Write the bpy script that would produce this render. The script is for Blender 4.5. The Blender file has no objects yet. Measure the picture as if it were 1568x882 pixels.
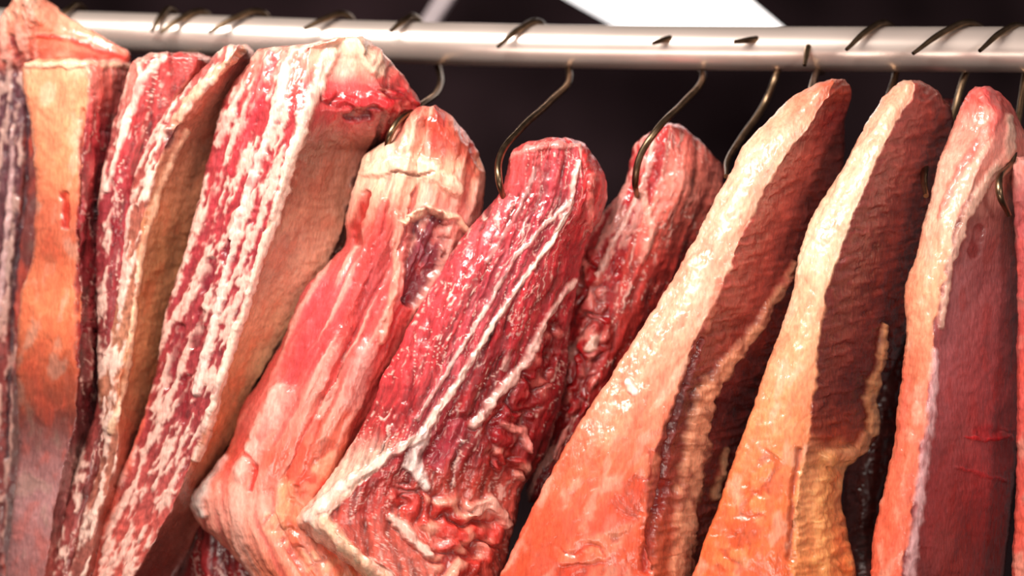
import bpy, math
import numpy as np
from mathutils import Vector

D=2.22; PX=980.0; CZ=1.5
def W(u,v,y=0.0):
    k=(D+y)/D
    return ((u-784)/PX*k, y, CZ+(441-v)/PX*k)
def lin(c):
    c=np.asarray(c,float)/255.0
    return np.where(c<=0.04045,c/12.92,((c+0.055)/1.055)**2.4)

# ---------- noise ----------
def _h(ix,iy,s):
    n=(ix.astype(np.int64)*374761393+iy.astype(np.int64)*668265263+s*1442695041)&0xffffffff
    n=((n^(n>>13))*1274126177)&0xffffffff
    n=n^(n>>16)
    return (n&0xffff)/65535.0*2*math.pi
def noise(x,y,s=0):
    ix=np.floor(x);iy=np.floor(y);fx=x-ix;fy=y-iy
    def g(a,b):
        t=_h(ix+a,iy+b,s); return np.cos(t)*(fx-a)+np.sin(t)*(fy-b)
    sx=fx*fx*fx*(fx*(fx*6-15)+10); sy=fy*fy*fy*(fy*(fy*6-15)+10)
    a=g(0,0)*(1-sx)+g(1,0)*sx; b=g(0,1)*(1-sx)+g(1,1)*sx
    return (a*(1-sy)+b*sy)*1.4
def fbm(x,y,s=0,o=3):
    r=0;a=1;t=0
    for i in range(o):
        r=r+a*noise(x*2**i+i*17.3,y*2**i-i*9.1,s+i*7); t+=a; a*=0.5
    return r/t*1.3
def sst(a,b,x):
    t=np.clip((x-a)/(b-a),0,1); return t*t*(3-2*t)
def pchip(xs,ys,x):
    xs=np.asarray(xs,float); ys=np.asarray(ys,float)
    h=np.diff(xs); d=np.diff(ys)/h; m=np.zeros_like(ys)
    for i in range(1,len(xs)-1):
        if d[i-1]*d[i]>0:
            w1=2*h[i]+h[i-1]; w2=h[i]+2*h[i-1]
            m[i]=(w1+w2)/(w1/d[i-1]+w2/d[i])
    m[0]=d[0];m[-1]=d[-1]
    x=np.clip(x,xs[0],xs[-1])
    k=np.clip(np.searchsorted(xs,x)-1,0,len(h)-1)
    t=(x-xs[k])/h[k]; H=h[k]
    return ((1+2*t)*(1-t)**2)*ys[k]+t*(1-t)**2*H*m[k]+t*t*(3-2*t)*ys[k+1]+t*t*(t-1)*H*m[k+1]

CREAM=lin((250,206,190))
def tissue(kind,base,A,V,U,s,amt):
    if kind=='fat':
        n1=fbm(A/60,V/110,s,2); n2=fbm(A/14,V/22,s+3,2); n3=fbm(A/30,V/60,s+9)
        c=base*(1+.12*n1+.12*n2)[...,None]
        m=(sst(.04,.45,n3)*.42*amt)[...,None]
        c=c*(1-m)+lin((214,80,56))*m
        m=(sst(.1,.45,-n3)*.32)[...,None]
        c=c*(1-m)+lin((252,216,188))*m*base.max(-1,keepdims=True)
        return c,.0034*n1+.0010*n2
    if kind=='tendon':
        b=fbm(A/50,V/90,s+8,2); sk=A+8*b
        g=fbm(sk/22,V/230,s,3); f=fbm(sk/8,V/110,s+5,2)
        c=base*(1+.12*f)[...,None]
        m=(sst(.02,.35,g)*.6*amt)[...,None]; c=c*(1-m)+lin((190,50,54))*m
        m=(sst(.05,.4,-g)*.55)[...,None]; c=c*(1-m)+lin((248,190,170))*m
        return c,-.006*g+.001*f+.003*b
    if kind=='muscle':
        b=fbm(A/45,V/80,s+8,2)
        sk=A+6*b
        f=fbm(sk/6,V/60,s,2); g=fbm(sk/24,V/210,s+21,2); w=fbm(sk/14,V/16,s+5,2)
        wr=.35*fbm(A/30,V/44,s+12,2)
        r=np.abs(fbm(sk/20+wr,V/110+wr,s+11,3)); r2=np.abs(fbm(sk/10+wr,V/42+wr,s+15,2))
        m=np.maximum(sst(.05,.005,r),.75*sst(.04,0,r2)*sst(-.05,.3,b))*sst(-.45,.2,b+.1)*amt
        c=base*np.clip(.86+.6*f+.24*w+.18*b+.4*g,.22,2)[...,None]
        m=np.clip(m*.8,0,1)[...,None]
        return c*(1-m)+CREAM*m,.0013*f+.0013*w+.0015*b+.006*g+.0010*m[...,0]
    if kind=='wrinkle':
        f=fbm(A/34+.8*fbm(A/40,V/40,s+2),V/12+A/60,s,2); w=fbm(A/11,V/9,s+5,1); b=fbm(A/40,V/60,s+8)
        c=base*np.clip(1+.30*f+.14*w+.3*b,.3,2)[...,None]
        r=np.abs(fbm(A/18,V/60,s+11,2)); m=(sst(.04,0,r)*.3*amt)[...,None]
        return c*(1-m)+lin((190,100,90))*m,.0026*f+.0008*w+.002*b
    if kind=='rib':
        n=fbm(A/15,V/75,s); n2=fbm(A/8,V/14,s+4,2)
        m=(sst(-.1,.2,n+.35*n2)*amt)[...,None]
        c=base*(.86+.45*n2)[...,None]
        return c*(1-m)+lin((246,202,184))*(1+.15*n2)[...,None]*m,.005*n+.0018*n2
    n=fbm(A/55,V/90,s,2); n2=fbm(A/16,V/40,s+4,2); n3=fbm(A/24,V/60,s+6,2)
    m=(sst(.1,.5,n3)*.3)[...,None]
    c=base*(1+.26*n+.08*n2)[...,None]
    return c*(1-m)+base*lin((250,170,150))*1.2*m,.003*n+.0007*n2

def polymask(U,V,pts,soft,s,jit):
    best=np.full(U.shape,1e9)
    wm=sum(p[2] for p in pts)/len(pts)
    for (x0,y0,w0),(x1,y1,w1) in zip(pts[:-1],pts[1:]):
        dx=x1-x0;dy=y1-y0;L=dx*dx+dy*dy+1e-9
        t=np.clip(((U-x0)*dx+(V-y0)*dy)/L,0,1)
        d=np.hypot(U-x0-t*dx,V-y0-t*dy)/(w0+(w1-w0)*t)
        best=np.minimum(best,d)
    best=best+min(jit,6.0/wm)*fbm(U/18,V/22,s,3)
    return sst(1.0,soft,best)

def meat_material():
    m=bpy.data.materials.new('raw_meat_tissue'); m.use_nodes=True
    nt=m.node_tree; N=nt.nodes; L=nt.links; b=N['Principled BSDF']
    at=N.new('ShaderNodeAttribute'); at.attribute_name='Col'
    tc=N.new('ShaderNodeTexCoord')
    def nz(sc,det):
        n=N.new('ShaderNodeTexNoise'); n.inputs['Scale'].default_value=sc; n.inputs['Detail'].default_value=det; return n
    n1=nz(240,5); n2=nz(55,4); n3=nz(75,3)
    mp=N.new('ShaderNodeMapping'); mp.inputs['Scale'].default_value=(1,1,.35); mp.inputs['Rotation'].default_value=(0,.42,0)
    L.new(tc.outputs['Object'],mp.inputs['Vector'])
    for n in (n1,n2,n3): L.new(mp.outputs[0],n.inputs['Vector'])
    hs=N.new('ShaderNodeHueSaturation')
    mr=N.new('ShaderNodeMapRange'); mr.inputs['To Min'].default_value=.8; mr.inputs['To Max'].default_value=1.2
    mr.inputs['From Min'].default_value=.3; mr.inputs['From Max'].default_value=.7
    L.new(n1.outputs[0],mr.inputs['Value']); L.new(mr.outputs[0],hs.inputs['Value']); L.new(at.outputs['Color'],hs.inputs['Color'])
    L.new(hs.outputs[0],b.inputs['Base Color'])
    rr=N.new('ShaderNodeMapRange'); rr.inputs['To Min'].default_value=.16; rr.inputs['To Max'].default_value=.5
    rr.inputs['From Min'].default_value=.38; rr.inputs['From Max'].default_value=.60
    L.new(n2.outputs[0],rr.inputs['Value']); L.new(rr.outputs[0],b.inputs['Roughness'])
    ad=N.new('ShaderNodeMath'); ad.operation='MULTIPLY_ADD'; ad.inputs[1].default_value=1.3
    L.new(n3.outputs[0],ad.inputs[0]); L.new(n1.outputs[0],ad.inputs[2])
    bp=N.new('ShaderNodeBump'); bp.inputs['Strength'].default_value=.42; bp.inputs['Distance'].default_value=.0025
    L.new(ad.outputs[0],bp.inputs['Height']); L.new(bp.outputs[0],b.inputs['Normal']); L.new(bp.outputs[0],b.inputs['Coat Normal'])
    b.inputs['Subsurface Weight'].default_value=.15
    b.inputs['Subsurface Radius'].default_value=(1,.3,.2); b.inputs['Subsurface Scale'].default_value=.006
    b.inputs['Specular IOR Level'].default_value=.5
    b.inputs['Coat Weight'].default_value=.5; b.inputs['Coat Roughness'].default_value=.13
    return m
MEAT=meat_material()

def piece(name,keys,bands,dep,strokes=(),seed=1,th=.03,R=7,res=1.9,warp=2.4,rough=1.0):
    kv=[k[0] for k in keys]; nb=len(bands)
    v0,v1=kv[0],kv[-1]
    nr=int((v1-v0)/res)+1; vs=np.linspace(v0,v1,nr)
    UB=np.stack([pchip(kv,[k[1][i] for k in keys],vs) for i in range(nb+1)],1)
    if len(dep)==1: dep=[dep[0],(dep[0][0]+1,dep[0][1])]
    DB=np.stack([np.interp(vs,[d[0] for d in dep],[d[1][i] for d in dep]) for i in range(nb+1)],1)
    cols=[];
    for i in range(nb):
        n=max(8,int(np.mean(UB[:,i+1]-UB[:,i])/res)); cols+=list(i+np.arange(n)/n)
    cols=np.array(cols+[float(nb)]); nc=len(cols)
    k=np.clip(np.floor(cols).astype(int),0,nb-1); t=cols-k
    U=UB[:,k]*(1-t)+UB[:,k+1]*t
    V=np.repeat(vs[:,None],nc,1)
    ts=t*t*(3-2*t)*.25+t*.75
    F=DB[:,k]*(1-ts)+DB[:,k+1]*ts
    bul=np.array([b[3] for b in bands])[k]
    F=F-bul*np.sin(np.pi*t)
    S=(U-UB[:,:1])/np.maximum(UB[:,-1:]-UB[:,:1],1)
    lo=DB[:,:1]*(1-S)+DB[:,-1:]*S
    B=np.maximum(lo,F)+th
    off=.16*np.clip((470-U)/470,0,1.1)
    F=F+off; B=B+off
    Wd=UB[:,-1:]-UB[:,:1]
    Rr=np.minimum(R,Wd*.3)
    du=np.minimum(U-UB[:,:1],UB[:,-1:]-U); dv=np.minimum(V-v0,v1-V)
    e1=np.sqrt(np.clip(1-(1-np.clip(du/Rr,0,1))**2,0,1)); e2=np.sqrt(np.clip(1-(1-np.clip(dv/(R*1.2),0,1))**2,0,1))
    E=e1*e2; M=(F+B)/2
    Yf=M+(F-M)*E; Yb=M+(B-M)*E
    # grain runs along the smoothed centreline of the cut
    cl=(UB[:,0]*.5+UB[:,-1]*.5); hw_=90; kk_=np.exp(-.5*(np.arange(-hw_,hw_+1)/(hw_/2.2))**2); kk_/=kk_.sum()
    i0=np.arange(-hw_,len(cl)+hw_); sl0=(cl[min(20,len(cl)-1)]-cl[0])/min(20,len(cl)-1); sl1=(cl[-1]-cl[-21])/20
    ext=np.where(i0<0,cl[0]+i0*0.3*sl0,np.where(i0>=len(cl),cl[-1]+(i0-len(cl)+1)*sl1,cl[np.clip(i0,0,len(cl)-1)]))
    A=U-np.convolve(ext,kk_,'valid')[:,None]+200
    jw=np.array([ (UB[:,i+1]-UB[:,i]).mean() for i in range(nb)])[k]
    bc=cols[None,:]+ 7.0/jw[None,:]*fbm(U/40,V/44,seed+31,4)
    C=np.zeros(U.shape+(3,)); Hh=np.zeros(U.shape); Ws=np.zeros(U.shape)
    for i,(kind,amt,pal,_) in enumerate(bands):
        hw=2.2/jw[None,:]
        w=sst(i-hw,i+hw,bc) if i>0 else np.ones(U.shape)
        if i<nb-1: w=w*(1-sst(i+1-hw,i+1+hw,bc))
        if w.max()<=0: continue
        Vn=V+18*fbm(U/40,V/40,seed+77)
        pl=np.array([lin(p[1]) for p in pal])
        base=np.stack([np.interp(Vn,[p[0] for p in pal],pl[:,j]) for j in range(3)],-1)
        c,h=tissue(kind,base,A,V,U,seed*13+i*41,amt)
        C+=c*w[...,None]; Hh+=h*w; Ws+=w
    C/=np.maximum(Ws,1e-4)[...,None]; Hh/=np.maximum(Ws,1e-4)
    Hh*=rough
    for q,st in enumerate(strokes):
        if st[0]=='lump':
            _,pts,amp,sc,fatc,redc,al=st
            mk=polymask(U,V,pts,.45,seed*7+q,.4)
            wx=.5*fbm(U/60,V/60,seed+q*5+2,2)
            bl=np.abs(fbm(U/sc+wx,V/sc-wx,seed+q*5,2)); bl=np.clip(bl*2.6,0,1)
            f2=fbm(U/sc*.8,V/sc*.8,seed+q*9+4,3)
            cc=lin(redc)*((.5+.8*bl)*(1+.3*fbm(U/9,V/12,seed+q,2)))[...,None]
            m2=sst(.0,.28,f2)[...,None]*sst(.1,.5,bl)[...,None]
            cc=cc*(1-m2)+lin(fatc)*m2
            a=(mk*al)[...,None]; C=C*(1-a)+cc*a
            Hh=Hh*(1-.4*mk)+amp*(bl-.35)*mk
            continue
        pts,col,hgt=st[:3]; soft=st[3] if len(st)>3 else .5; al=st[4] if len(st)>4 else .9
        mk=polymask(U,V,pts,soft,seed*7+q,.45)
        nn=fbm(U/9,V/14,seed+q*3,2); n3=fbm(U/22,V/34,seed+q*3+1,2)
        if col is not None:
            a=(mk*al*np.clip(1-.6*sst(.0,.5,n3),0,1))[...,None]; C=C*(1-a)+lin(col)*(1+.2*nn)[...,None]*a
        Hh=Hh+hgt*mk*(1+.3*n3)
    C=np.clip(C,.004,.93)
    Uw=U+warp*fbm(U/45,V/40,seed+51)+warp*.6*fbm(U/12,V/12,seed+54,2); Vw=V+warp*fbm(U/36,V/40,seed+52)+warp*.9*fbm(U/13,V/16,seed+58,2)
    def P(Y):
        kk=(D+Y)/D
        return np.stack([(Uw-784)/PX*kk,Y,CZ+(441-Vw)/PX*kk],-1)
    Pf=P(Yf); Pb=P(Yb)
    gu=np.gradient(Pf,axis=1); gv=np.gradient(Pf,axis=0)
    n=np.cross(gv,gu); ln=np.linalg.norm(n,axis=-1,keepdims=True); n=n/np.maximum(ln,1e-9)
    n=np.where(n[...,1:2]>0,-n,n)
    Pf=Pf+n*(Hh*E)[...,None]
    Pb=Pb+np.array([0,1,0])*(.004*fbm(U/30,V/30,seed+5)*E)[...,None]
    If=np.arange(nr*nc).reshape(nr,nc); Ib=If.copy(); inner=np.zeros((nr,nc),bool); inner[1:-1,1:-1]=True
    Ib[inner]=nr*nc+np.arange(inner.sum())
    verts=np.concatenate([Pf.reshape(-1,3),Pb[inner]]); colr=np.concatenate([C.reshape(-1,3),C[inner]*.9])
    def quads(I,flip):
        q=np.stack([I[:-1,:-1],I[1:,:-1],I[1:,1:],I[:-1,1:]],-1).reshape(-1,4)
        return q[:,::-1] if flip else q
    faces=np.concatenate([quads(If,False),quads(Ib,True)])
    me=bpy.data.meshes.new(name)
    me.from_pydata(verts.tolist(),[],faces.tolist())
    ca=me.color_attributes.new('Col','FLOAT_COLOR','POINT')
    ca.data.foreach_set('color',np.concatenate([colr,np.ones((len(colr),1))],1).astype(np.float32).ravel())
    me.polygons.foreach_set('use_smooth',[True]*len(me.polygons)); me.materials.append(MEAT); me.update()
    ob=bpy.data.objects.new(name,me); bpy.context.scene.collection.objects.link(ob)
    return ob

# ================= MEAT =================
piece('beef_flank_slab',[(-8,[25,45,62]),(10,[12,50,85]),(35,[-5,60,120]),(60,[-15,60,165]),(85,[-25,60,200]),(110,[-30,50,190]),(300,[-30,30,120]),(450,[-35,25,110]),(700,[-40,15,100]),(940,[-60,0,80])],
 [('rib',.4,[(0,(250,170,140)),(80,(235,120,100)),(115,(95,50,58)),(420,(100,58,62)),(500,(140,60,55)),(900,(120,60,58))],.01),
  ('fat',1,[(0,(250,175,145)),(60,(245,145,115)),(90,(225,100,85)),(120,(110,50,45)),(900,(90,50,50))],.0)],
 [(0,[.04,.02,.09]),(110,[.10,.10,.15])],
 strokes=[([(18,60,6),(25,85,9)],(120,40,45),-.003),([(60,55,4),(110,62,5),(190,88,4)],(215,70,60),.002),
  ([(45,110,4),(38,300,5),(20,420,5),(10,700,4)],(60,35,42),-.01),([(20,200,5),(14,330,6),(-2,480,6)],(190,150,148),.004)],seed=3)

piece('beef_brisket_slab',[(90,[60,120,190]),(97,[38,128,204]),(115,[34,136,205]),(200,[48,130,190]),(300,[55,122,172]),(400,[48,120,168]),(450,[32,125,168]),(560,[25,122,165]),(650,[28,115,160]),(720,[26,95,150]),(800,[18,80,135]),(940,[0,60,110])],
 [('fat',.6,[(90,(250,166,126)),(260,(247,142,100)),(330,(200,100,72)),(390,(188,92,64)),(460,(243,132,90)),(560,(180,82,54)),(640,(110,50,40)),(760,(180,126,124)),(900,(160,100,96))],.008),
  ('muscle',.7,[(90,(225,120,105)),(200,(180,60,66)),(400,(140,42,46)),(620,(110,40,42)),(750,(150,95,92)),(900,(190,90,80))],.003)],
 [(0,[.03,.005,.15])],
 strokes=[([(98,300,9),(100,345,8)],(175,40,28),-.004),([(125,170,6),(122,300,6),(118,450,6),(122,620,5)],(130,32,36),-.006),
 ([(40,100,5),(120,98,7),(200,102,5)],(250,190,160),.003)],seed=5)

piece('beef_rib_slab',[(80,[232,250,285,300]),(92,[206,228,300,332]),(112,[196,215,292,338]),(170,[180,200,258,325]),(270,[155,176,220,305]),(400,[146,166,200,260]),(500,[150,164,190,235]),(600,[150,165,183,225]),(700,[122,140,165,200]),(800,[92,115,142,180]),(940,[60,85,110,150])],
 [('rib',.85,[(70,(225,140,125)),(300,(170,60,68)),(600,(140,60,56)),(900,(170,80,75))],.004),
  ('muscle',1,[(70,(205,75,72)),(300,(150,42,52)),(600,(130,50,48)),(900,(160,85,80))],.004),
  ('tan',1,[(70,(190,70,70)),(150,(150,80,65)),(900,(110,65,50))],0)],
 [(0,[.045,.02,.05,.17])],
 strokes=[([(250,86,9),(215,124,8),(190,200,7),(165,290,6)],(248,208,192),.003,.4,.9)],seed=8)

piece('beef_rib_slab.001',[(68,[352,365,378]),(78,[335,360,388]),(95,[318,348,392]),(130,[288,322,388]),(170,[254,288,375]),(220,[225,255,355]),(300,[198,226,330]),(400,[186,212,295]),(500,[166,200,275]),(600,[150,182,250]),(680,[156,180,225]),(800,[120,150,200]),(940,[90,120,170])],
 [('rib',1,[(60,(230,120,110)),(200,(170,70,70)),(500,(200,130,100)),(900,(170,90,80))],.006),
  ('tan',1,[(60,(190,70,70)),(140,(205,120,100)),(230,(180,112,86)),(400,(196,128,88)),(560,(220,142,98)),(680,(180,98,74)),(900,(140,80,72))],-.006)],
 [(0,[.03,.0,.15])],
 strokes=[([(372,75,8),(330,115,10),(285,160,11),(258,200,9)],(238,172,142),.004,.4,.85),
  ([(268,190,10),(256,225,8)],(95,40,40),-.004),
  ([(285,200,7),(250,270,7),(222,360,6),(205,480,6),(190,600,6),(170,660,7)],(250,200,165),.003,.3,.85)],seed=11)

piece('beef_rib_slab.002',[(56,[520,532,545,556]),(66,[478,500,552,572]),(76,[396,476,556,582]),(100,[378,470,565,604]),(130,[355,458,580,628]),(160,[341,455,590,645]),(200,[330,458,578,640]),(250,[318,443,550,620]),(300,[305,424,535,600]),(380,[285,400,515,560]),(450,[262,378,470,530]),(500,[248,362,440,500]),(560,[240,345,405,460]),(620,[225,325,378,430]),(680,[205,302,350,400]),(760,[170,272,325,370]),(820,[140,240,300,345]),(882,[108,205,265,315]),(940,[80,175,235,285])],
 [('rib',.75,[(56,(240,165,145)),(160,(190,62,66)),(400,(172,56,64)),(650,(160,60,62)),(750,(190,85,80)),(900,(215,95,80))],.008),
  ('tan',1,[(56,(250,206,178)),(100,(246,165,145)),(135,(210,75,75)),(185,(180,64,62)),(225,(150,86,72)),(320,(182,120,96)),(430,(216,158,130)),(560,(234,174,130)),(650,(220,138,98)),(760,(150,80,65)),(900,(120,50,45))],-.014),  # cavity palette includes painted shade under the top overhang
  ('muscle',.4,[(56,(246,190,165)),(120,(225,85,80)),(180,(170,40,42)),(215,(80,38,34)),(500,(110,70,55)),(900,(90,40,38))],.0)],
 [(56,[.04,.02,.02,.06]),(170,[.04,-.01,.05,.10]),(230,[.04,-.01,.12,.19]),(940,[.05,.0,.13,.2])],
 strokes=[([(505,80,15),(478,150,13),(462,200,13),(440,262,12),(425,320,10),(398,400,9),(372,480,9),(345,560,9),(322,640,9),(300,700,8)],(252,216,196),.006,.4,.95),
  ([(520,70,20),(548,72,22),(580,105,18)],(250,206,178),.003,.3,.9),
  ('lump',[(500,150,16),(560,160,22),(610,150,20),(635,165,12)],.008,44,(240,150,130),(185,36,42),.85),
  ([(530,180,9),(560,176,10)],(100,26,34),-.008,.4,.8),
  ([(415,90,14),(395,150,16),(372,210,12),(355,260,10)],(198,56,66),.003,.4,.75),
  ([(440,95,10),(428,160,9),(408,215,9),(385,280,8),(355,370,8),(335,470,8),(300,600,9)],(250,212,198),.005,.4,.88),
  ([(345,180,8),(335,260,8),(320,330,8)],(176,52,62),.0,.4,.75),
  ([(322,400,10),(312,440,10)],(130,28,42),-.005,.4,.9),([(350,370,7),(345,400,8)],(130,30,42),-.005,.4,.9),
  ([(308,480,10),(298,530,11)],(126,30,40),-.005,.4,.9),([(275,500,8),(258,590,9)],(135,38,46),-.004,.4,.85),
  ([(285,580,8),(275,640,9)],(135,36,42),-.004,.4,.85),
  ([(238,520,5),(225,620,6),(190,730,8),(130,880,12)],(236,110,90),.003,.4,.8)],seed=14,th=.03)

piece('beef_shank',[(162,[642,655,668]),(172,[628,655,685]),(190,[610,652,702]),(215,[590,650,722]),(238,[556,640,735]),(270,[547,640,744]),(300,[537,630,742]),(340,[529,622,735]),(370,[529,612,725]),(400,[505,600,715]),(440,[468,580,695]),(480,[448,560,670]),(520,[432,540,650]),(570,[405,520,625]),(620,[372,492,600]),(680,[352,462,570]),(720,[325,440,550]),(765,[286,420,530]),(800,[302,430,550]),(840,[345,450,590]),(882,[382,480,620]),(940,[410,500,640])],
 [('tendon',.9,[(160,(225,120,100)),(230,(246,200,170)),(290,(244,190,160)),(340,(196,80,70)),(440,(206,84,86)),(560,(214,84,80)),(640,(238,140,122)),(700,(232,104,82)),(780,(246,160,140)),(900,(230,120,86))],.03),
  ('tendon',1.0,[(160,(215,100,80)),(225,(205,95,75)),(260,(234,166,134)),(330,(228,140,126)),(450,(208,86,84)),(600,(214,98,86)),(720,(230,122,92)),(900,(240,140,98))],.025)],
 [(160,[.08,.05,.08]),(500,[.09,.04,.11]),(940,[.06,.02,.11])],
 strokes=[([(655,185,14),(695,215,16),(728,262,14)],(196,74,56),.003,.2,.75),
  ([(565,262,14),(610,250,20),(660,262,22),(700,290,14)],(250,206,176),.006,.3,.9),
  ([(600,262,2.5),(640,270,3),(665,264,2.5)],(150,96,76),-.003),
  ([(560,300,10),(545,340,11),(548,370,9)],(150,32,26),-.004,.4,.9),
  ([(655,350,34),(652,385,38),(640,430,24),(628,460,14)],(112,34,46),-.016,.7,.95),
  ([(640,370,9),(655,410,12)],(150,66,80),.004,.2,.6),
  ([(612,330,8),(606,370,9),(608,420,9),(598,470,9),(585,520,11)],(244,158,136),.006,.3,.85),
  ([(615,340,7),(655,320,8),(700,335,7),(714,360,6)],(246,196,164),.010,.3,.95),
  ([(590,310,9),(570,370,12),(545,450,12),(520,540,14),(500,600,16)],(228,78,72),.005,.3,.65),
  ([(500,440,22),(470,520,24),(440,580,20)],(196,68,74),.0,.3,.5),
  ([(560,540,28),(540,610,26)],(240,186,174),.003,.05,.55),  # pale patch: smoky reflection haze painted into the tissue colour
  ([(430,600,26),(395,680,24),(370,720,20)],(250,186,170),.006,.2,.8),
  ([(372,690,5),(392,715,6),(382,750,5)],(215,55,46),-.003),
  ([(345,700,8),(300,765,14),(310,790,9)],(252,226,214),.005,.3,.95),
  ([(480,650,20),(450,720,24),(500,770,20)],(218,66,52),.003,.3,.65),
  ('lump',[(500,690,24),(470,760,26)],.005,50,(246,170,140),(210,64,50),.6),
  ('lump',[(420,800,26),(500,860,36)],.006,50,(248,180,140),(218,80,56),.6),
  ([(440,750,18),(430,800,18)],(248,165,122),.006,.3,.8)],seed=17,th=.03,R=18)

piece('beef_sirloin_cut',[(210,[838,850,862,874]),(219,[803,840,876,893]),(236,[782,835,888,907]),(270,[776,830,893,926]),(300,[762,822,885,930]),(330,[736,808,868,922]),(370,[702,785,838,900]),(420,[672,748,805,888]),(490,[632,710,762,876]),(570,[590,672,720,867]),(640,[560,636,684,853]),(700,[525,592,655,834]),(750,[490,545,622,800]),(800,[449,502,600,790]),(820,[470,518,610,785]),(850,[512,560,640,778]),(882,[556,602,680,772]),(940,[600,640,700,765])],
 [('muscle',1,[(210,(218,84,80)),(330,(212,74,82)),(560,(192,54,60)),(660,(180,52,54)),(720,(246,196,172)),(900,(242,165,140))],.018),
  ('muscle',1,[(210,(198,54,60)),(330,(196,66,78)),(600,(192,72,80)),(700,(155,38,44)),(900,(215,100,80))],.002),
  ('muscle',.7,[(210,(208,56,54)),(400,(198,52,60)),(560,(140,26,32)),(700,(150,36,36)),(800,(215,95,80)),(900,(205,75,60))],.018)],
 [(200,[.035,.0,.01,.07]),(600,[.03,-.025,-.01,.08]),(940,[.03,-.03,-.02,.06])],
 strokes=[('lump',[(620,760,30),(680,790,46),(740,820,40),(700,860,50)],.016,60,(246,170,144),(196,50,42),.85),
  ('lump',[(850,500,18),(815,590,34),(770,660,34)],.010,44,(220,110,100),(145,22,28),.75),
  ('lump',[(760,700,24),(800,720,20)],.012,40,(236,150,130),(170,40,36),.8),
  ([(885,250,5),(872,320,5),(845,370,5),(800,430,5),(740,520,6),(690,600,7),(645,665,9),(590,700,10),(540,735,11),(470,795,13)],(252,216,200),.005,.3,.95),
  ([(870,310,4),(790,390,4),(745,470,4),(690,560,4),(640,640,4)],(244,196,184),.003,.4,.8),
  ([(880,430,6),(840,480,7),(800,560,9),(745,625,9),(725,650,9)],(246,196,182),.006,.3,.9),
  ([(650,660,12),(632,710,15),(650,745,9)],(252,220,210),.006,.4,.95),
  ([(780,240,6),(830,222,7),(885,224,6)],(236,150,140),.003,.4,.7),
  ([(820,260,5),(790,330,6),(745,400,5)],(244,180,172),.002,.2,.6),
  ([(700,650,22),(670,700,24)],(172,54,66),-.008,.4,.8),
  ([(600,740,22),(560,780,20)],(190,60,54),-.004,.4,.7),
  ([(720,780,12),(750,768,13),(775,800,11)],(248,180,160),.010,.4,.9),
  ([(600,790,9),(630,822,12),(655,850,10)],(248,196,178),.010,.4,.85),
  ([(770,650,7),(800,662,9),(810,690,6)],(236,140,128),.008,.4,.85),
  ([(905,270,6),(900,350,6)],(240,130,118),.004,.4,.6),
  ([(500,800,14),(540,850,16),(600,905,18)],(250,196,160),.005,.3,.85)],seed=21,th=.03,R=12)

piece('beef_loin_cut',[(190,[1016,1026,1040]),(206,[988,1026,1060]),(228,[968,1020,1085]),(262,[962,1012,1108]),(300,[945,1002,1102]),(340,[905,982,1085]),(380,[872,960,1070]),(430,[862,950,1045]),(490,[852,935,1020]),(560,[846,910,985]),(640,[835,885,940]),(700,[815,850,905]),(745,[805,830,870]),(770,[810,826,850])],
 [('rib',.4,[(190,(215,70,68)),(300,(200,56,60)),(420,(180,34,36)),(760,(140,22,26))],.012),
  ('muscle',1,[(190,(230,96,88)),(280,(238,136,118)),(400,(210,74,66)),(560,(175,46,42)),(760,(140,26,30))],.02)],
 [(190,[.15,.12,.18]),(770,[.16,.12,.19])],
 strokes=[('lump',[(900,400,26),(910,500,30),(880,620,24)],.012,40,(236,130,118),(170,24,28),.8),
  ([(1000,215,4),(985,280,4),(955,340,5),(915,420,5)],(246,190,176),.003),
  ([(985,300,10),(1000,350,10),(980,400,9)],(244,176,156),.004,.3,.8),
  ([(1040,270,18),(1060,300,18)],(242,160,144),.003,.2,.75),([(912,520,9),(900,535,8)],(250,204,184),.006),
  ([(865,660,5),(850,700,5)],(230,130,118),.003)],seed=25,th=.03)

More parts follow.
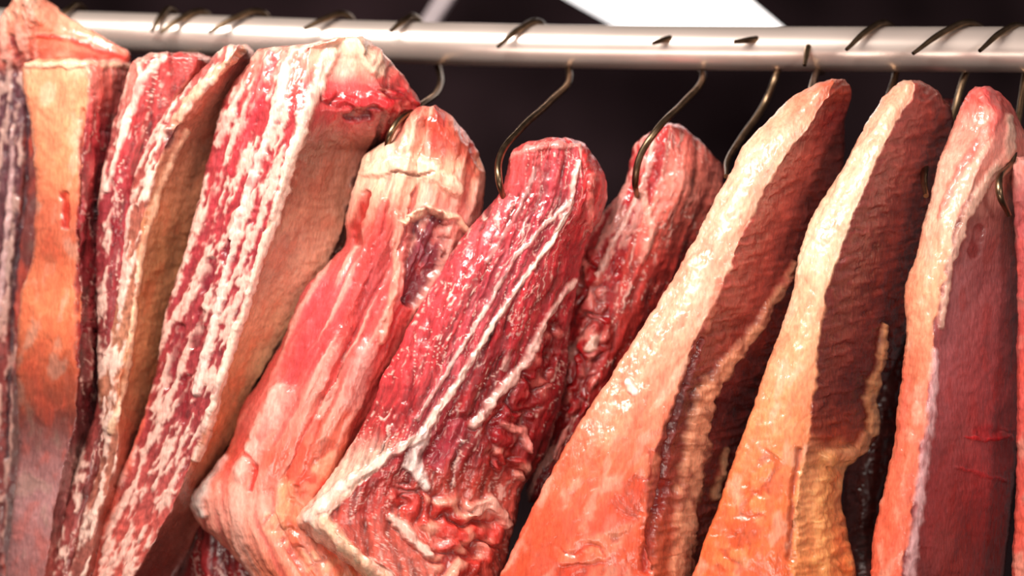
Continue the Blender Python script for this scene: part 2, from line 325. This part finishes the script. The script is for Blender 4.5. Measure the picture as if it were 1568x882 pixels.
piece('beef_rump_slab',[(122,[1266,1280,1294]),(132,[1240,1276,1301]),(146,[1216,1270,1303]),(165,[1196,1255,1300]),(190,[1170,1240,1294]),(225,[1138,1214,1294]),(260,[1120,1188,1290]),(300,[1098,1166,1275]),(340,[1078,1146,1262]),(400,[1045,1120,1245]),(450,[1015,1100,1240]),(500,[985,1075,1225]),(560,[945,1048,1205]),(620,[905,1030,1180]),(680,[868,1008,1160]),(750,[830,990,1130]),(820,[795,990,1110]),(882,[765,1000,1090]),(940,[740,1000,1075])],
 [('fat',.7,[(120,(222,110,80)),(160,(240,162,130)),(260,(247,188,158)),(480,(248,178,148)),(600,(244,150,118)),(700,(232,112,80)),(800,(228,96,64)),(900,(214,76,46))],.012),
  ('wrinkle',.6,[(120,(190,80,60)),(180,(140,44,40)),(240,(180,84,72)),(400,(182,80,68)),(520,(150,60,50)),(620,(92,30,28)),(740,(150,60,50)),(900,(200,90,55))],.006)],
 [(120,[.02,.0,.05]),(220,[.01,-.02,.13]),(940,[-.01,-.05,.14])],
 strokes=[([(1215,405,8),(1190,450,10),(1160,500,10),(1120,550,15),(1080,600,20),(1065,680,24),(1052,760,24),(1040,900,26)],(246,168,130),.008,.4,.95),
  ([(1075,520,4),(1045,600,5),(1022,680,5),(1005,780,5)],(140,42,34),-.009,.4,.85),
  ([(1100,430,10),(1085,500,10)],(214,120,95),.002,.3,.6),
  ([(962,585,9),(972,600,7)],(253,232,220),.004),
  ('lump',[(1000,700,16),(950,790,34),(880,870,50)],.003,70,(240,140,104),(212,60,40),.5),
  ([(985,600,16),(930,680,20)],(248,176,140),.003,.1,.5),
  ([(1020,740,9),(1000,800,12),(990,870,14)],(160,40,34),-.008,.3,.75),
  ([(1112,690,8),(1095,760,9)],(246,185,140),.005,.3,.8)],seed=29,th=.02)

piece('beef_topside_slab',[(122,[1384,1396,1408]),(132,[1370,1400,1424]),(150,[1352,1396,1445]),(170,[1338,1382,1458]),(200,[1320,1364,1460]),(240,[1300,1345,1455]),(300,[1262,1320,1440]),(340,[1240,1304,1430]),(400,[1221,1280,1420]),(450,[1213,1266,1410]),(500,[1196,1256,1395]),(560,[1173,1250,1370]),(620,[1155,1244,1345]),(665,[1138,1240,1345]),(690,[1128,1236,1325]),(720,[1118,1230,1295]),(760,[1104,1222,1288]),(820,[1082,1215,1300]),(882,[1060,1215,1312]),(940,[1040,1215,1320])],
 [('fat',.6,[(120,(242,172,140)),(240,(248,200,168)),(420,(248,194,158)),(520,(246,172,130)),(640,(242,146,98)),(760,(236,118,68)),(900,(230,98,52))],.012),
  ('wrinkle',.5,[(120,(150,66,56)),(220,(150,70,62)),(400,(124,52,46)),(600,(100,38,34)),(670,(150,60,40)),(715,(240,166,112)),(900,(236,136,76))],.006)],
 [(120,[.02,.0,.04]),(220,[.01,-.03,.10]),(680,[-.01,-.05,.10]),(760,[-.01,-.05,.03]),(940,[-.01,-.06,.02])],
 strokes=[([(1355,500,6),(1345,560,9),(1332,610,12),(1338,655,13),(1310,690,11),(1265,700,14)],(246,174,124),.008,.4,.95),
  ([(1265,700,16),(1262,780,24),(1275,900,28)],(246,172,104),.005,.3,.7),
  ('lump',[(1180,700,24),(1150,780,30),(1120,860,34)],.003,60,(246,150,92),(220,78,44),.5),
  ('lump',[(1280,740,18),(1290,880,24)],.004,50,(248,176,110),(222,104,56),.5),
  ([(1225,690,8),(1215,750,9),(1212,860,9)],(150,52,36),-.006,.2,.6),
  ([(1225,420,6),(1300,250,8),(1365,165,7)],(252,218,188),.002,.1,.4)],seed=33,th=.02)

piece('beef_shoulder_slab',[(132,[1494,1505,1516]),(142,[1482,1508,1532]),(160,[1474,1515,1548]),(185,[1463,1525,1562]),(240,[1440,1508,1580]),(300,[1425,1482,1590]),(350,[1412,1464,1590]),(400,[1400,1450,1585]),(440,[1386,1442,1580]),(460,[1383,1440,1578]),(490,[1388,1434,1575]),(600,[1378,1422,1568]),(680,[1368,1411,1560]),(760,[1350,1400,1552]),(820,[1338,1392,1545]),(882,[1333,1382,1538]),(940,[1325,1375,1530])],
 [('fat',.8,[(130,(225,85,80)),(200,(242,150,130)),(300,(248,180,154)),(440,(247,170,132)),(600,(236,122,92)),(900,(226,100,74))],.01),
  ('tan',1,[(130,(225,80,80)),(230,(240,150,134)),(290,(220,150,134)),(330,(146,84,76)),(420,(160,90,90)),(600,(170,80,82)),(760,(150,54,54)),(900,(126,52,50))],.012)],
 [(130,[.01,-.02,.02]),(260,[.0,-.05,.07]),(940,[-.02,-.06,.08])],
 strokes=[([(1505,150,9),(1530,175,12),(1470,260,10),(1440,330,7)],(240,90,86),.003,.2,.65),
  ([(1545,180,10),(1545,230,12),(1510,280,12),(1480,330,10),(1455,400,8),(1440,500,7)],(251,198,174),.004,.3,.88),
  ([(1500,350,9),(1492,385,13)],(126,44,42),-.003,.6,.85),
  ([(1432,540,8),(1425,640,11),(1410,750,12),(1392,890,12)],(240,186,186),.003,.2,.85),
  ([(1380,540,9),(1385,620,9),(1375,700,8)],(238,110,88),.002,.2,.7),
  ('lump',[(1500,660,14),(1545,664,14)],.002,30,(210,80,80),(170,40,46),.6),
  ([(1480,668,3),(1510,674,5),(1545,668,3)],(196,40,46),.002),([(1465,715,3),(1500,725,4),(1540,735,3)],(180,44,48),.002,.5,.6)],seed=37,th=.02,rough=.8)

piece('beef_flank_slab.001',[(240,[1556,1580,1610]),(262,[1548,1590,1650]),(300,[1550,1600,1670]),(450,[1558,1600,1680]),(700,[1556,1600,1680]),(940,[1545,1590,1670])],
 [('fat',1,[(240,(226,150,140)),(330,(190,90,90)),(500,(205,80,75)),(900,(215,90,75))],.01),('muscle',.8,[(0,(180,60,60)),(900,(170,50,50))],.01)],
 [(0,[-.02,-.05,.05])],seed=41)

piece('beef_neck_cut',[(765,[300,340,400]),(790,[285,345,430]),(940,[270,350,470])],
 [('muscle',.6,[(0,(150,40,44)),(900,(130,32,34))],.02),('muscle',.6,[(0,(140,36,38))],.01)],[(0,[.16,.12,.17])],seed=44)
piece('beef_neck_cut.001',[(150,[1440,1455,1480]),(240,[1420,1450,1490]),(420,[1370,1410,1470]),(600,[1320,1380,1440]),(760,[1290,1350,1420]),(940,[1280,1340,1410])],
 [('wrinkle',.6,[(0,(80,32,30)),(900,(76,32,28))],.02),('wrinkle',.6,[(0,(70,28,28))],.01)],[(0,[.22,.19,.24])],seed=47)

# ================= metal =================
def mat(name,col,rough=.5,metal=0,em=None,es=0,noise_scale=None,var=.2,spec=.5):
    m=bpy.data.materials.new(name); m.use_nodes=True; nt=m.node_tree; b=nt.nodes['Principled BSDF']
    b.inputs['Roughness'].default_value=rough; b.inputs['Metallic'].default_value=metal; b.inputs['Specular IOR Level'].default_value=spec
    c=tuple(lin(col))+(1,)
    n=nt.nodes.new('ShaderNodeTexNoise'); n.inputs['Scale'].default_value=noise_scale or 20
    r=nt.nodes.new('ShaderNodeValToRGB')
    r.color_ramp.elements[0].position=.3; r.color_ramp.elements[1].position=.7
    r.color_ramp.elements[0].color=tuple(x*(1-var) for x in c[:3])+(1,); r.color_ramp.elements[1].color=tuple(min(1,x*(1+var)) for x in c[:3])+(1,)
    tc=nt.nodes.new('ShaderNodeTexCoord'); nt.links.new(tc.outputs['Object'],n.inputs['Vector'])
    nt.links.new(n.outputs[0],r.inputs[0]); nt.links.new(r.outputs[0],b.inputs['Base Color'])
    if em: b.inputs['Emission Color'].default_value=tuple(lin(em))+(1,); b.inputs['Emission Strength'].default_value=es
    return m
STEEL=mat('brushed_steel',(246,228,216),.32,.72,noise_scale=8,var=.06)
HOOK=mat('hook_steel',(120,98,76),.32,1.0,noise_scale=60,var=.3)
def tube(name,pts,rad,m,cyc=False,taper=None,caps=True):
    cu=bpy.data.curves.new(name,'CURVE'); cu.dimensions='3D'; cu.bevel_depth=rad; cu.bevel_resolution=6; cu.use_fill_caps=True; cu.resolution_u=14
    sp=cu.splines.new('BEZIER'); sp.bezier_points.add(len(pts)-1)
    for i,p in enumerate(pts):
        b=sp.bezier_points[i]; b.co=p; b.handle_left_type=b.handle_right_type='AUTO'
        if taper: b.radius=taper[i]
    cu.materials.append(m)
    ob=bpy.data.objects.new(name,cu); bpy.context.scene.collection.objects.link(ob)
    dg=bpy.context.evaluated_depsgraph_get(); me=bpy.data.meshes.new_from_object(ob.evaluated_get(dg))
    bpy.data.objects.remove(ob); o=bpy.data.objects.new(name,me); bpy.context.scene.collection.objects.link(o)
    for p in me.polygons: p.use_smooth=True
    return o
def raily(u): return .44+(u-80)/(1568-80)*(.13-.44)
def railv(u): return float(np.interp(u,[-300,80,600,1000,1568,1900],[33,47,65,73,76,77]))
tube('hanging_rail',[W(u,railv(u),raily(u)) for u in (-300,80,340,600,1000,1568,1900)],.038,STEEL)

def hook(tip,top,low,r=.0058):
    yr=raily(top[0])
    pts=[W(tip[0],tip[1],yr-.057),W((tip[0]+top[0])/2,min(tip[1],top[1])+ (tip[1]-top[1])*.30,yr-.037),W(top[0],top[1],yr-.0),W(top[0]+16,top[1]+30,yr+.048)]
    if low:
        pts+= [W(*low[0])]+[W(*p) for p in low[1:]]
    else:
        pts+= [W(top[0]+20,top[1]+62,yr+.048),W(top[0]+16,top[1]+110,yr+.01),W(top[0]+6,top[1]+150,yr-.05)]
    n=len(pts)
    return tube('meat_hook',pts,r,HOOK,taper=[.55]+[1]*(n-2)+[.7])
hook((86,30),(122,8),None); hook((232,48),(262,14),None); hook((246,50),(312,18),None)
hook((320,50),(400,18),None); hook((466,44),(530,22),None); hook((598,48),(636,26),[(668,95,.35),(672,135,.24),(640,165,.12),(600,200,.05),(590,240,.07)])
hook((762,72),(826,34),[(872,118,.24),(842,156,.16),(795,200,.07),(766,240,.02),(764,275,.0),(772,306,.015)])
hook((1000,66),(1040,58),[(1076,120,.2),(1046,158,.14),(1005,200,.08),(980,240,.08),(973,275,.09),(976,304,.125)])
hook((1125,64),(1175,60),[(1190,110,.2),(1170,160,.2),(1135,212,.17),(1115,245,.12),(1112,270,.05)])
hook((1296,76),(1358,36),[(1372,110,.18),(1360,150,.12),(1350,180,.08),(1348,200,.0)])
hook((1398,82),(1490,36),[(1480,110,.17),(1455,190,.15),(1425,240,.1),(1415,270,.04),(1418,300,.0)])
hook((1500,78),(1562,40),[(1570,115,.14),(1560,180,.09),(1548,250,.0),(1530,290,-.06),(1545,330,-.04)],.0058)
hook((1232,100),(1242,64),[(1250,112,.17),(1244,130,.1),(1235,160,.03)])

def prism(name,poly,y0,y1,m):
    """solid panel: outline polygon extruded in depth"""
    n=len(poly); a=[W(u,v,y0) for u,v in poly]; b=[(x,y1,z) for x,_,z in a]
    me=bpy.data.meshes.new(name); me.from_pydata(a+b,[],[list(range(n))[::-1],[n+i for i in range(n)]]+[[i,(i+1)%n,n+(i+1)%n,n+i] for i in range(n)])
    me.materials.append(m); o=bpy.data.objects.new(name,me); bpy.context.scene.collection.objects.link(o)
    bv=o.modifiers.new('b','BEVEL'); bv.width=.006; bv.segments=2
    return o
def box(name,c,s,m):
    me=bpy.data.meshes.new(name); x,y,z=[q/2 for q in s]
    vs=[(i*x,j*y,k*z) for i in (-1,1) for j in (-1,1) for k in (-1,1)]
    me.from_pydata(vs,[],[(0,1,3,2),(4,6,7,5),(0,4,5,1),(2,3,7,6),(0,2,6,4),(1,5,7,3)])
    o=bpy.data.objects.new(name,me); o.location=c; me.materials.append(m); bpy.context.scene.collection.objects.link(o)
    return o
box('wall_back',(0,2.1,1.52),(8,.06,4.04),mat('dark_wall_panel',(48,35,38),.95,0,noise_scale=1.8,var=.6,spec=.05))
box('floor',(0,.5,-.53),(8,5,.06),mat('dark_floor_tile',(50,42,42),.5,0,noise_scale=4))
box('ceiling',(0,1.2,3.57),(8,1.9,.06),mat('dark_ceiling_paint',(60,52,54),.8,0,noise_scale=4))
LAMP=mat('lamp_diffuser',(255,250,248),.4,0,em=(255,250,248),es=1.8,var=.02)
GREY=mat('grey_paint',(170,155,158),.5)
lamp=prism('fluorescent_lamp',[(620,-150),(960,-170),(1150,0),(1228,66),(1222,80),(1030,72),(975,50),(885,0)],1.0,1.06,LAMP)
for i,u in enumerate((680,900)):
    x,_,z=W(u,-150,1.03)
    r=box('hanger_rod_%d'%(i+1),(x,1.03,(z-.03+3.54)/2),(.02,.02,3.54-z+.03),GREY); r.parent=lamp
prism('ceiling_bracket',[(625,60),(655,58),(745,-80),(740,-974),(715,-974),(712,-80)],1.1,1.14,GREY)

# ================= lights, camera =================
def area(name,loc,tgt,size,power,col):
    l=bpy.data.lights.new(name,'AREA'); l.shape='RECTANGLE'; l.size=size[0]; l.size_y=size[1]; l.energy=power; l.color=col
    o=bpy.data.objects.new(name,l); o.location=loc; o.rotation_euler=(Vector(tgt)-Vector(loc)).to_track_quat('-Z','Y').to_euler()
    bpy.context.scene.collection.objects.link(o)
area('case_lamp_key',(-.75,-1.2,2.8),(.1,0,1.5),(1.4,.22),80,(1,.92,.85))
area('fill_light',(1.5,-2.0,2.0),(.3,0,1.4),(.5,.3),13,(1,.9,.83))  # added fill light from the right, no fixture behind it
area('low_fill_light',(-.2,-1.9,.5),(0,0,1.3),(1.8,.25),16,(1,.83,.74))  # added light from below to brighten the lower cuts, no fixture
w=bpy.data.worlds.new('world'); bpy.context.scene.world=w; w.use_nodes=True
w.node_tree.nodes['Background'].inputs[0].default_value=(.95,.8,.8,1); w.node_tree.nodes['Background'].inputs[1].default_value=.16
cam=bpy.data.cameras.new('camera'); co=bpy.data.objects.new('camera',cam); bpy.context.scene.collection.objects.link(co)
co.location=(0,-D,CZ); co.rotation_euler=(math.pi/2,0,0); cam.sensor_width=36; cam.lens=36*D/1.6
cam.dof.use_dof=True; cam.dof.focus_distance=D-.01; cam.dof.aperture_fstop=1.0
bpy.context.scene.camera=co
bpy.context.scene.view_settings.view_transform='Standard'
